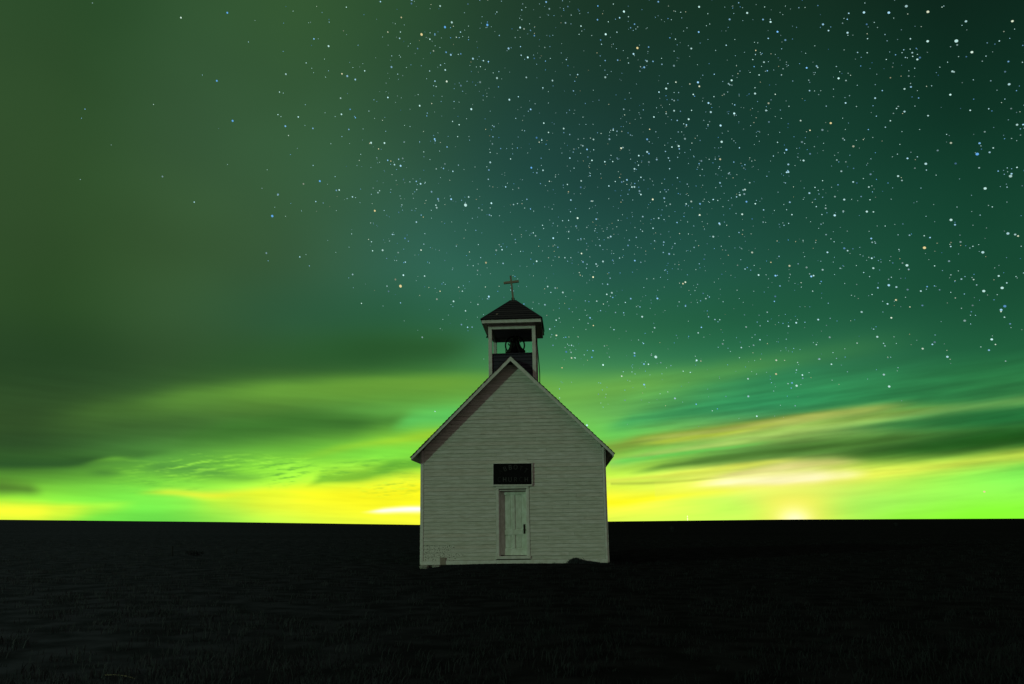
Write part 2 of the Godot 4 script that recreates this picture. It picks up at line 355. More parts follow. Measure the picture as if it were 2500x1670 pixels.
func aurora():
	# the glowing air low over the horizon: a shell of light 6 km away that thins out upwards and to the sides
	var w := 2048
	var h := 320
	var a0 := -62.0
	var a1 := 62.0
	var e0 := -1.0
	var e1 := 13.0
	var img := Image.create_from_data(1400, 224, false, Image.FORMAT_RGBF, sky_pixels(1400, 224, a0, a1, e0, e1).to_byte_array())
	img.resize(w, h, Image.INTERPOLATE_CUBIC)
	var m := StandardMaterial3D.new()
	m.resource_name = "glowing_air"
	m.albedo_color = Color.BLACK
	m.roughness = 1.0
	m.specular_mode = BaseMaterial3D.SPECULAR_DISABLED
	m.emission_enabled = true
	m.emission = Color.BLACK
	m.emission_texture = ImageTexture.create_from_image(img)
	m.texture_repeat = false
	m.vertex_color_use_as_albedo = true
	m.transparency = BaseMaterial3D.TRANSPARENCY_ALPHA
	m.cull_mode = BaseMaterial3D.CULL_DISABLED
	var st := SurfaceTool.new()
	st.begin(Mesh.PRIMITIVE_TRIANGLES)
	var nu := 124
	var nv := 28
	var r := 6000.0
	for j in nv + 1:
		for i in nu + 1:
			var a := a0 + (a1 - a0) * i / nu
			var e := e0 + (e1 - e0) * j / nv
			var ar := deg_to_rad(a)
			var er := deg_to_rad(e)
			st.set_uv(Vector2(float(i) / nu, 1.0 - float(j) / nv))
			st.set_color(Color(1, 1, 1, smoothstep(12.6, 10.2, e) * smoothstep(62.0, 46.0, absf(a))))
			st.set_normal(-Vector3(sin(ar) * cos(er), sin(er), -cos(ar) * cos(er)))
			st.add_vertex(Vector3(sin(ar) * cos(er), sin(er), -cos(ar) * cos(er)) * r)
	for j in nv:
		for i in nu:
			var k := j * (nu + 1) + i
			for q in [k, k + nu + 1, k + 1, k + 1, k + nu + 1, k + nu + 2]:
				st.add_index(q)
	var o := MeshInstance3D.new()
	o.name = "sky"
	o.mesh = st.commit()
	o.material_override = m
	o.position = Vector3(0, 1.2, 26.5)
	o.set_meta("kind", "structure")
	o.set_meta("label", "green and yellow aurora glow with streaked clouds low over the horizon")
	add_child(o)


# ==================================================================== materials

func noise_tex(seed_: int, freq: float, dark: Color, light: Color, octaves := 5, sharp := 0.0, size := 512) -> NoiseTexture2D:
	var t := NoiseTexture2D.new()
	t.width = size
	t.height = size
	t.seamless = true
	t.noise = noise(seed_, freq, octaves)
	var g := Gradient.new()
	g.set_color(0, dark)
	g.set_color(1, light)
	g.set_offset(0, 0.25 + sharp)
	g.set_offset(1, 0.75 - sharp)
	t.color_ramp = g
	return t


func mat(called: String, linear: Color, rough := 0.8, tex: Texture2D = null, scale := Vector3.ONE, metal := 0.0) -> StandardMaterial3D:
	var m := StandardMaterial3D.new()
	m.resource_name = called
	m.albedo_color = linear.linear_to_srgb()
	m.roughness = rough
	m.metallic = metal
	m.metallic_specular = 0.3
	m.cull_mode = BaseMaterial3D.CULL_DISABLED
	if tex:
		m.albedo_texture = tex
		m.uv1_triplanar = true
		m.uv1_scale = scale
	M[called] = m
	return m


func materials():
	# weathered white paint: blotches of dirt and lines of grain, with a few board tones
	var blotch := noise_tex(5, 0.012, Color(0.92, 0.92, 0.90), Color(1, 1, 1))
	var grain := noise_tex(6, 0.02, Color(0.94, 0.93, 0.91), Color(1, 1, 1))
	var flecks := noise_tex(9, 0.032, Color(0.42, 0.41, 0.37), Color(1, 1, 1), 4)
	flecks.color_ramp.set_offset(0, 0.25)
	flecks.color_ramp.set_offset(1, 0.345)
	var tones := [Color(0.80, 0.80, 0.78), Color(0.78, 0.78, 0.75), Color(0.75, 0.76, 0.72), Color(0.81, 0.80, 0.79), Color(0.79, 0.76, 0.73)]
	for i in tones.size():
		mat("board%d" % i, tones[i], 0.75, grain, Vector3(0.33, 2.6, 1.0))
		M["board%d" % i].uv1_offset = Vector3(0.17 * i, 0.31 * i, 0)
		M["board%d" % i].detail_enabled = true
		M["board%d" % i].detail_blend_mode = BaseMaterial3D.BLEND_MODE_MUL
		M["board%d" % i].detail_albedo = blotch
	mat("peeled", Color(0.72, 0.71, 0.66), 0.85, flecks, Vector3(0.9, 1.4, 1.0))
	mat("trim", Color(0.80, 0.80, 0.78), 0.7, grain, Vector3(0.5, 0.5, 0.5))
	mat("door", Color(0.79, 0.85, 0.78), 0.6, blotch, Vector3(1.0, 0.6, 1.0))
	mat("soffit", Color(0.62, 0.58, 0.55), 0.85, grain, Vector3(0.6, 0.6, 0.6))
	mat("sheathing", Color(0.10, 0.09, 0.075), 0.95)
	mat("patch", Color(0.36, 0.30, 0.27), 0.9, grain, Vector3(0.5, 3.0, 1.0))
	mat("shingle", Color(0.055, 0.049, 0.063), 0.9, noise_tex(14, 0.08, Color(0.6, 0.6, 0.6), Color(1, 1, 1)), Vector3(1.5, 1.5, 1.5))
	mat("shingle_worn", Color(0.075, 0.068, 0.080), 0.9, noise_tex(15, 0.08, Color(0.6, 0.6, 0.6), Color(1, 1, 1)), Vector3(1.5, 1.5, 1.5))
	mat("ceiling_paint", Color(0.42, 0.38, 0.46), 0.9)
	mat("dark_paint", Color(0.050, 0.046, 0.070), 0.85, grain, Vector3(0.6, 2.0, 1.0))
	mat("iron", Color(0.012, 0.012, 0.012), 0.65)
	mat("cable", Color(0.015, 0.015, 0.014), 0.7)
	mat("cross_wood", Color(0.30, 0.27, 0.21), 0.85, grain, Vector3(3, 3, 3))
	mat("lock", Color(0.020, 0.018, 0.012), 0.45)
	mat("sign_black", Color(0.004, 0.004, 0.005), 0.85)
	mat("sign_edge", Color(0.84, 0.83, 0.82), 0.7, grain, Vector3(1, 1, 1))
	mat("stone", Color(0.62, 0.62, 0.58), 0.95, noise_tex(18, 0.05, Color(0.45, 0.45, 0.42), Color(1, 1, 1)), Vector3(2, 2, 2))
	mat("post_wood", Color(0.030, 0.032, 0.034), 0.95)
	mat("straw", Color(0.30, 0.28, 0.17), 0.9)
	mat("leaf", Color(0.034, 0.040, 0.046), 0.95)
	var soil := noise_tex(31, 0.015, Color(0.72, 0.73, 0.71), Color(1, 1, 1), 6)
	var g := mat("prairie", Color(0.078, 0.090, 0.115), 1.0, soil, Vector3(0.16, 0.16, 0.16))
	g.uv1_world_triplanar = true
	g.vertex_color_use_as_albedo = true
	g.specular_mode = BaseMaterial3D.SPECULAR_DISABLED
	var gr := mat("grass", Color(0.070, 0.080, 0.088), 1.0)
	gr.vertex_color_use_as_albedo = true
	gr.specular_mode = BaseMaterial3D.SPECULAR_DISABLED


# ==================================================================== shapes

func begin() -> SurfaceTool:
	var st := SurfaceTool.new()
	st.begin(Mesh.PRIMITIVE_TRIANGLES)
	st.set_smooth_group(-1)
	return st


func quad(st: SurfaceTool, a: Vector3, b: Vector3, c: Vector3, d: Vector3):
	# corners counter-clockwise as seen from outside
	for v in [a, c, b, a, d, c]:
		st.add_vertex(v)


func hexa(st: SurfaceTool, p: Array):
	# p: the four corners of the underside (front left, front right, back right, back left), then the four above them
	quad(st, p[0], p[1], p[5], p[4])
	quad(st, p[1], p[2], p[6], p[5])
	quad(st, p[2], p[3], p[7], p[6])
	quad(st, p[3], p[0], p[4], p[7])
	quad(st, p[4], p[5], p[6], p[7])
	quad(st, p[3], p[2], p[1], p[0])


func box(st: SurfaceTool, lo: Vector3, hi: Vector3):
	hexa(st, [Vector3(lo.x, lo.y, hi.z), Vector3(hi.x, lo.y, hi.z), Vector3(hi.x, lo.y, lo.z), Vector3(lo.x, lo.y, lo.z),
		Vector3(lo.x, hi.y, hi.z), Vector3(hi.x, hi.y, hi.z), Vector3(hi.x, hi.y, lo.z), Vector3(lo.x, hi.y, lo.z)])


func slab_box(st: SurfaceTool, lo: Vector3, hi: Vector3, c := 0.006):
	# a box with its front edges chamfered
	var b := hi.z - c
	box(st, lo, Vector3(hi.x, hi.y, b))
	var o := [Vector3(lo.x, lo.y, b), Vector3(hi.x, lo.y, b), Vector3(hi.x, hi.y, b), Vector3(lo.x, hi.y, b)]
	var i := [Vector3(lo.x + c, lo.y + c, hi.z), Vector3(hi.x - c, lo.y + c, hi.z), Vector3(hi.x - c, hi.y - c, hi.z), Vector3(lo.x + c, hi.y - c, hi.z)]
	quad(st, i[0], i[1], i[2], i[3])
	for k in 4:
		quad(st, o[k], o[(k + 1) % 4], i[(k + 1) % 4], i[k])


func beam(st: SurfaceTool, p: Vector3, q: Vector3, wide: float, deep: float, side := Vector3.RIGHT):
	# a square timber from p to q
	var d := (q - p).normalized()
	var s := (side - d * side.dot(d)).normalized() * wide * 0.5
	var n := d.cross(s).normalized() * deep * 0.5
	hexa(st, [p - s - n, p + s - n, p + s + n, p - s + n, q - s - n, q + s - n, q + s + n, q - s + n])


func tube(st: SurfaceTool, pts: Array, r: float, sides := 8, closed := false):
	var n := pts.size()
	var rings := []
	for i in n:
		var p: Vector3 = pts[i]
		var d: Vector3 = (pts[(i + 1) % n] - pts[(i + n - 1) % n]) if closed else (pts[mini(i + 1, n - 1)] - pts[maxi(i - 1, 0)])
		d = d.normalized()
		var s := d.cross(Vector3.FORWARD if absf(d.z) < 0.9 else Vector3.UP).normalized()
		var t := d.cross(s)
		var ring := []
		for k in sides:
			var w := TAU * k / sides
			ring.append(p + (s * cos(w) + t * sin(w)) * r)
		rings.append(ring)
	for i in (n if closed else n - 1):
		var a: Array = rings[i]
		var b: Array = rings[(i + 1) % n]
		for k in sides:
			quad(st, a[k], b[k], b[(k + 1) % sides], a[(k + 1) % sides])
	if not closed:
		for end in [0, n - 1]:
			for k in sides:
				for v in [pts[end], rings[end][k], rings[end][(k + 1) % sides]]:
					st.add_vertex(v)


func lathe(st: SurfaceTool, profile: Array, at: Vector3, segs := 28, tilt := Basis()):
	for i in profile.size() - 1:
		for k in segs:
			var w0 := TAU * k / segs
			var w1 := TAU * (k + 1) / segs
			var c := [profile[i], profile[i + 1]]
			var v := []
			for q in [[0, w0], [0, w1], [1, w1], [1, w0]]:
				var p: Vector2 = c[q[0]]
				v.append(at + tilt * Vector3(cos(q[1]) * p.x, p.y, -sin(q[1]) * p.x))
			quad(st, v[0], v[1], v[2], v[3])


func lump(size: Vector3, seed_: int, at := Vector3.ZERO) -> SurfaceTool:
	# an uneven rounded block, for stones
	var n := noise(seed_, 1.1, 3)
	var st := begin()
	var nu := 14
	var nv := 9
	for j in nv:
		for i in nu:
			var v := []
			for q in [[i, j], [i + 1, j], [i + 1, j + 1], [i, j + 1]]:
				var u: float = TAU * (q[0] % nu) / nu
				var w: float = PI * q[1] / nv - PI / 2
				var d := Vector3(cos(u) * cos(w), sin(w), -sin(u) * cos(w))
				var s := pow(pow(absf(d.x), 4.0) + pow(absf(d.y), 4.0) + pow(absf(d.z), 4.0), -0.25)
				v.append(at + d * s * size * 0.5 * (1.0 + 0.22 * n.get_noise_3d(d.x * 2, d.y * 2, d.z * 2)))
			quad(st, v[0], v[1], v[2], v[3])
	return st


func obj(called: String, st: SurfaceTool, m: Material, parent: Node = self) -> MeshInstance3D:
	st.generate_normals()
	var o := MeshInstance3D.new()
	o.name = numbered(called, parent)
	o.mesh = st.commit()
	o.material_override = m
	parent.add_child(o, true)
	return o


func numbered(called: String, parent: Node) -> String:
	var key := str(parent.get_instance_id()) + called
	var n: int = names.get(key, 0)
	names[key] = n + 1
	return called if n == 0 else "%s_%03d" % [called, n]


func thing(called: String, label: String, category: String, at := Vector3.ZERO, group := "") -> Node3D:
	var o := Node3D.new()
	o.name = numbered(called, self)
	o.position = at
	add_child(o, true)
	tag(o, label, category, group)
	return o


func tag(o: Node, label: String, category: String, group := ""):
	o.set_meta("label", label)
	o.set_meta("category", category)
	if group:
		o.set_meta("group", group)


func church_frame() -> Transform3D:
	# where the church stands and how it leans; its front wall is the plane z = 0 of this frame
	return Transform3D(Basis(Vector3.UP, deg_to_rad(YAW)) * Basis(Vector3.BACK, deg_to_rad(LEAN)), Vector3(0.06, 0.02, 0))


# ==================================================================== the ground

func height(x: float, z: float) -> float:
	# nearly level prairie: a slight dip at the corner of the church, swells towards the horizon
	var v := Vector2(x, z - 26.5)
	var r := v.length()
	var a := rad_to_deg(atan2(v.x, -v.y))
	var skyline := 0.0
	var k := bend(clampf(a, -60.0, 60.0), [-60.0, -30.0, -18.0, -6.0, 6.0, 17.0, 30.0, 60.0])
	var lift := [0.25, 0.17, 0.06, -0.11, 0.09, 0.20, 0.23, 0.2]
	var i := mini(int(k), 6)
	skyline = lerpf(lift[i], lift[i + 1], k - i)
	if absf(a) > 60.0:
		skyline = 0.2
	var h: float = (1.2 + 1500.0 * tan(deg_to_rad(skyline))) * smoothstep(70.0, 1500.0, r)
	h += 0.03 * sin(x * 0.31 + 1.0) * cos(z * 0.27) * smoothstep(3.0, 10.0, absf(z - 1.0))
	h -= 0.17 * exp(-pow((x + 2.78) / 0.62, 2.0) - pow((z - 0.2) / (3.2 if z > 0.2 else 0.9), 2.0))   # washed out at the left corner
	h += 0.05 * exp(-pow((x - 0.9) / 2.2, 4.0) - pow((z - 0.6) / 0.8, 2.0))
	if r > 1500.0:
		h -= (r - 1500.0) * 0.01
	return h - 0.01


func ground():
	var st := SurfaceTool.new()
	st.begin(Mesh.PRIMITIVE_TRIANGLES)
	var na := 180
	var radii := [0.0]
	var r := 0.6
	while r < 4200.0:
		radii.append(r)
		r *= 1.045 if r > 40.0 else 1.0 + 0.35 / maxf(r, 3.0)
	var patch := noise(77, 0.02, 4)
	for j in radii.size():
		for i in na + 1:
			var w := TAU * i / na
			var x: float = sin(w) * radii[j]
			var z: float = 26.5 - cos(w) * radii[j]
			var tone := 0.86 + 0.14 * patch.get_noise_2d(x, z * 2.0)
			# light and haze at left painted into the ground colour, darker to the right
			var left_lit := 1.0 - smoothstep(-1.2, 0.3, x / maxf(4.0, 26.5 - z + 4.0) * 2.2)
			st.set_color(Color(tone, tone, tone) * Color(0.30, 0.28, 0.24).lerp(Color(1.0, 1.0, 1.0), left_lit))
			st.add_vertex(Vector3(x, height(x, z), z))
	for j in radii.size() - 1:
		for i in na:
			var k := j * (na + 1) + i
			for q in [k, k + na + 1, k + 1, k + 1, k + na + 1, k + na + 2]:
				st.add_index(q)
	st.generate_normals()
	var o := MeshInstance3D.new()
	o.name = "ground"
	o.mesh = st.commit()
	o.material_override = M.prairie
	o.set_meta("kind", "structure")
	o.set_meta("label", "dark level prairie ground running to the horizon")
	add_child(o)


func tuft(seed_: int, blades: int, tall: float, spread: float) -> ArrayMesh:
	var r := RandomNumberGenerator.new()
	r.seed = seed_
	var st := SurfaceTool.new()
	st.begin(Mesh.PRIMITIVE_TRIANGLES)
	for b in blades:
		var w := r.randf() * TAU
		var at := Vector3(cos(w), 0, sin(w)) * spread * r.randf()
		var h := tall * r.randf_range(0.5, 1.0)
		var lean := Vector3(r.randf_range(-0.5, 0.5), 0, r.randf_range(-0.5, 0.5)) * h
		var side := Vector3(cos(w * 3), 0, sin(w * 3)) * 0.005
		var mid := at + Vector3(0, h * 0.6, 0) + lean * 0.35
		var top := at + Vector3(0, h * 0.95, 0) + lean
		for v in [at - side, mid - side * 0.8, at + side, at + side, mid - side * 0.8, mid + side * 0.8, mid - side * 0.8, top, mid + side * 0.8]:
			st.add_vertex(v)
	st.generate_normals()
	return st.commit()


func grass():
	var r := RandomNumberGenerator.new()
	r.seed = 12
	var clump := noise(90, 0.25, 3)
	var count := 0
	for kind in 2:
		var where := []
		while where.size() < 7000:
			var depth := 5.0 + 60.0 * pow(r.randf(), 1.8)
			var x := r.randf_range(-0.75, 0.75) * depth
			var z := 26.5 - depth
			if x > -3.2 and x < 3.4 and z < 0.12 and z > -8.2:
				continue
			if x > -3.3 and x < -1.9 and z < 3.5 and z > -0.5:
				continue
			if clump.get_noise_2d(x, z) < r.randf_range(-0.6, 0.25):
				continue
			where.append(Vector3(x, height(x, z) - 0.01, z))
		var mm := MultiMesh.new()
		mm.transform_format = MultiMesh.TRANSFORM_3D
		mm.use_colors = true
		mm.mesh = tuft(200 + kind, 9, 0.09 if kind == 0 else 0.14, 0.09)
		mm.instance_count = where.size()
		for i in where.size():
			var p: Vector3 = where[i]
			var s := r.randf_range(0.5, 1.2) * (0.45 if p.z > -1.0 and p.z < 1.2 and absf(p.x) < 2.4 else 1.0)
			mm.set_instance_transform(i, Transform3D(Basis(Vector3.UP, r.randf() * TAU).scaled(Vector3(s, s, s)), p))
			var t := r.randf_range(0.75, 1.25) * (0.9 - 0.6 * smoothstep(-1.2, 0.3, p.x / (30.5 - p.z) * 2.2))  # blades carry the same painted light: brighter left, dimmer right
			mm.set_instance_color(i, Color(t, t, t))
		var o := MultiMeshInstance3D.new()
		o.name = "grass" if kind == 0 else "tall_grass"
		o.multimesh = mm
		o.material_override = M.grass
		o.set_meta("kind", "stuff")
		o.set_meta("label", "short dark prairie grass around the church" if kind == 0 else "taller dark grass tufts scattered over the prairie")
		o.set_meta("category", "grass")
		add_child(o)


# ==================================================================== the church

func roof_at(x: float) -> float:
	return RIDGE - absf(x) * SLOPE      # the top of the roof, at the gable


func clapboards(wall: Node3D):
	# lapped boards, each a board of its own: butted at random, cut round the door and under the rakes
	var under := 0.099
	var y := 0.105
	var row := 0
	while y < RIDGE - 0.30:
		var top := y + COURSE - rng.randf_range(0.0005, 0.0055)
		var reach := minf(HALF - 0.075, (RIDGE - under - top) / SLOPE - 0.01)
		var reach_low := minf(HALF - 0.075, (RIDGE - under - y) / SLOPE - 0.01)
		if reach < 0.08:
			break
		var spans := [[-1.0, 1.0]]
		var door := y < 2.30
		var cuts := []
		if door:
			spans = [[-1.0, -0.525], [0.498, 1.0]]
		for s in spans:
			var left: float = -99.0 if s[0] == -1.0 else s[0]
			var right: float = 99.0 if s[1] == 1.0 else s[1]
			var l := maxf(left, -reach_low)
			var rr := minf(right, reach_low)
			var joints := [l]
			if y < 0.45 and l < -2.0:
				joints.append(-1.72 + rng.randf_range(-0.3, 0.3))
			elif rr - l > 2.2 and rng.randf() < 0.75:
				joints.append(l + (rr - l) * rng.randf_range(0.22, 0.78))
			joints.append(rr)
			for k in joints.size() - 1:
				var x0: float = joints[k] + (0.0015 if k > 0 else 0.0)
				var x1: float = joints[k + 1] - (0.0015 if k < joints.size() - 2 else 0.0)
				var t0 := maxf(x0, -reach)
				var t1 := minf(x1, reach)
				if t1 - t0 < 0.03:
					continue
				var st := begin()
				var zb := 0.022 + rng.randf_range(-0.003, 0.007)
				var droop := rng.randf_range(-0.004, 0.004)
				var d0 := rng.randf_range(-0.003, 0.002)
				var d1 := rng.randf_range(-0.003, 0.002)
				var zt := 0.009
				var n := 5 if x1 - x0 > 1.5 else 2      # long boards sag and cup a little
				for q in n:
					var f0 := float(q) / n
					var f1 := float(q + 1) / n
					var b0 := d0 + (d1 - d0) * f0 + droop * sin(PI * f0) + (rng.randf_range(-0.002, 0.002) if q > 0 else 0.0)
					var b1 := d0 + (d1 - d0) * f1 + droop * sin(PI * f1)
					hexa(st, [Vector3(lerpf(x0, x1, f0), y + b0, zb), Vector3(lerpf(x0, x1, f1), y + b1, zb), Vector3(lerpf(x0, x1, f1), y + b1, 0.002), Vector3(lerpf(x0, x1, f0), y + b0, 0.002),
						Vector3(lerpf(t0, t1, f0), top, zt), Vector3(lerpf(t0, t1, f1), top, zt), Vector3(lerpf(t0, t1, f1), top, 0.002), Vector3(lerpf(t0, t1, f0), top, 0.002)])
				var peeled := y < 0.45 and x0 < -2.0
				obj("clapboard", st, M.peeled if peeled else M["board%d" % rng.randi_range(0, 4)], wall)
		y += COURSE
		row += 1


func church():
	var c := thing("church", "small white clapboard church with dark open belfry and leaning cross", "church")
	c.transform = church_frame()
	var deep := 7.6
	var st: SurfaceTool

	# ---- front wall: sheathing with the doorway left open, then its boards
	st = begin()
	box(st, Vector3(-HALF, -0.12, -0.16), Vector3(-0.43, 2.17, 0))
	box(st, Vector3(0.41, -0.12, -0.16), Vector3(HALF, 2.17, 0))
	box(st, Vector3(-0.43, -0.12, -0.16), Vector3(0.41, 0.21, 0))
	var eave_y := roof_at(HALF) - 0.10
	box(st, Vector3(-HALF, 2.172, -0.16), Vector3(HALF, eave_y, 0))
	var peak := roof_at(0) - 0.10
	for z in [0.0, -0.16]:
		var tri := [Vector3(-HALF, eave_y, z), Vector3(HALF, eave_y, z), Vector3(0, peak, z)]
		for v in ([tri[0], tri[2], tri[1]] if z == 0.0 else tri):
			st.add_vertex(v)
	var front := obj("front_wall", st, M.sheathing, c)
	clapboards(front)
	st = begin()
	slab_box(st, Vector3(-HALF, -0.015, 0.001), Vector3(-0.525, 0.098, 0.034))
	slab_box(st, Vector3(0.498, -0.015, 0.001), Vector3(HALF, 0.098, 0.034))
	box(st, Vector3(-0.525, -0.015, 0.001), Vector3(0.498, 0.10, 0.031))
	obj("skirt_board", st, M.trim, front)
	for s in [-1, 1]:
		st = begin()
		var x0: float = minf(s * HALF, s * (HALF - 0.07))
		slab_box(st, Vector3(x0, 0.101, 0.001), Vector3(x0 + 0.07, roof_at(HALF) - 0.10, 0.030))
		obj("corner_board", st, M.trim, front)
	# a square of bare board nailed over the siding near the left corner
	st = begin()
	slab_box(st, Vector3(-2.22, -0.012, 0.036), Vector3(-2.05, 0.198, 0.046), 0.003)
	obj("repair_board", st, M.patch, front).set_meta("label", "small brown board nailed over the siding")

	# ---- side and rear walls
	for s in [-1, 1]:
		st = begin()
		var xo: float = s * HALF
		box(st, Vector3(minf(xo, xo - s * 0.15), -0.12, -deep), Vector3(maxf(xo, xo - s * 0.15), roof_at(HALF) - 0.10, -0.162))
		var side := obj("side_wall", st, M.sheathing, c)
		var y := 0.0
		while y < roof_at(HALF) - 0.24:
			st = begin()
			var xa: float = xo + s * 0.002
			var xb: float = xo + s * 0.024
			var xt: float = xo + s * 0.009
			var b := [Vector3(xa, y, -0.09), Vector3(xb, y, -0.09), Vector3(xb, y, -deep + 0.09), Vector3(xa, y, -deep + 0.09)]
			var t := [Vector3(xa, y + COURSE - 0.006, -0.09), Vector3(xt, y + COURSE - 0.006, -0.09), Vector3(xt, y + COURSE - 0.006, -deep + 0.09), Vector3(xa, y + COURSE - 0.006, -deep + 0.09)]
			hexa(st, b + t)
			obj("clapboard", st, M["board%d" % rng.randi_range(0, 4)], side)
			y += COURSE
		for z in [-0.001, -deep + 0.09]:
			st = begin()
			box(st, Vector3(minf(xo + s * 0.002, xo + s * 0.036), 0.0, z - 0.088), Vector3(maxf(xo + s * 0.002, xo + s * 0.036), roof_at(HALF) - 0.12, z))
			obj("corner_board", st, M.trim, side)
	st = begin()
	box(st, Vector3(-HALF + 0.152, -0.12, -deep), Vector3(HALF - 0.152, eave_y, -deep + 0.15))
	for z in [-deep, -deep + 0.15]:
		var tri := [Vector3(-HALF, eave_y, z), Vector3(HALF, eave_y, z), Vector3(0, peak, z)]
		for v in (tri if z == -deep else [tri[0], tri[2], tri[1]]):
			st.add_vertex(v)
	obj("rear_wall", st, M.trim, c)

	# ---- doorway: casing, sill, drip cap, four-panel door with its lock plate and knob
	st = begin()
	slab_box(st, Vector3(-0.52, 0.215, 0.001), Vector3(-0.43, 2.20, 0.034))
	slab_box(st, Vector3(0.41, 0.215, 0.001), Vector3(0.492, 2.20, 0.034))
	slab_box(st, Vector3(-0.52, 2.203, 0.001), Vector3(0.492, 2.298, 0.036))
	box(st, Vector3(-0.429, 0.215, -0.159), Vector3(-0.405, 2.169, -0.001))
	box(st, Vector3(0.385, 0.215, -0.159), Vector3(0.409, 2.169, -0.001))
	box(st, Vector3(-0.404, 2.146, -0.159), Vector3(0.384, 2.169, -0.001))
	var frame := obj("door_frame", st, M.trim, c)
	st = begin()
	slab_box(st, Vector3(-0.54, 0.13, -0.155), Vector3(0.51, 0.213, 0.055), 0.008)
	obj("sill", st, M.trim, frame)
	st = begin()
	hexa(st, [Vector3(-0.545, 2.30, 0.06), Vector3(0.515, 2.30, 0.06), Vector3(0.515, 2.30, 0.002), Vector3(-0.545, 2.30, 0.002),
		Vector3(-0.545, 2.316, 0.06), Vector3(0.515, 2.316, 0.06), Vector3(0.515, 2.335, 0.002), Vector3(-0.545, 2.335, 0.002)])
	obj("drip_cap", st, M.trim, frame)
	var l := -0.402
	var r := 0.382
	var b0 := 0.232
	var tp := 2.142
	var zf := -0.128
	st = begin()
	box(st, Vector3(l, b0, zf - 0.05), Vector3(r, tp, zf - 0.030))
	var door := obj("door", st, M.door, c)
	for x in [[l, l + 0.115], [r - 0.115, r]]:
		st = begin()
		slab_box(st, Vector3(x[0], b0, zf - 0.029), Vector3(x[1], tp, zf), 0.004)
		obj("stile", st, M.door, door)
	for y in [[b0, b0 + 0.20], [0.83, 0.98], [tp - 0.12, tp]]:
		st = begin()
		slab_box(st, Vector3(l + 0.1165, y[0], zf - 0.029), Vector3(r - 0.1165, y[1], zf - 0.001), 0.004)
		obj("rail", st, M.door, door)
	for y in [[b0 + 0.2015, 0.8285], [0.9815, tp - 0.1215]]:
		st = begin()
		slab_box(st, Vector3(-0.062, y[0], zf - 0.029), Vector3(0.042, y[1], zf - 0.002), 0.004)
		obj("mullion", st, M.door, door)
		for x in [[l + 0.1165, -0.0635], [0.0435, r - 0.1165]]:
			st = begin()
			slab_box(st, Vector3(x[0] + 0.022, y[0] + 0.022, zf - 0.0295), Vector3(x[1] - 0.022, y[1] - 0.022, zf - 0.020), 0.008)
			obj("panel", st, M.door, door)
	st = begin()
	box(st, Vector3(0.292, 0.86, zf + 0.001), Vector3(0.352, 1.13, zf + 0.006))
	lathe(st, [Vector2(0, 0.012), Vector2(0.030, 0.010), Vector2(0.030, 0.0)], Vector3(0.322, 1.13, zf + 0.0035), 12, Basis(Vector3.RIGHT, 0.0))
	obj("lock_plate", st, M.lock, door)
	st = begin()
	lathe(st, [Vector2(0.010, 0.0), Vector2(0.010, 0.035), Vector2(0.024, 0.042), Vector2(0.030, 0.055), Vector2(0.024, 0.068), Vector2(0.0, 0.072)], Vector3(0.318, 0.985, zf + 0.006), 14, Basis(Vector3.RIGHT, PI / 2))
	obj("knob", st, M.lock, door)
	st = begin()
	box(st, Vector3(l + 0.002, 0.2135, -0.100), Vector3(l + 0.09, 0.242, -0.060))
	obj("bracket", st, M.lock, door)

	# ---- stones under the corner
	for q in [[-2.70, -0.075, 0.27, 0.13, 41], [-2.33, -0.055, 0.24, 0.09, 42], [-2.02, -0.085, 0.26, 0.09, 43], [-2.58, -0.17, 0.3, 0.1, 44]]:
		obj("foundation_stone", lump(Vector3(q[2], q[3], 0.22), q[4], Vector3(q[0], q[1], 0.02)), M.stone, c)

	roof(c, deep)
	belfry(c)


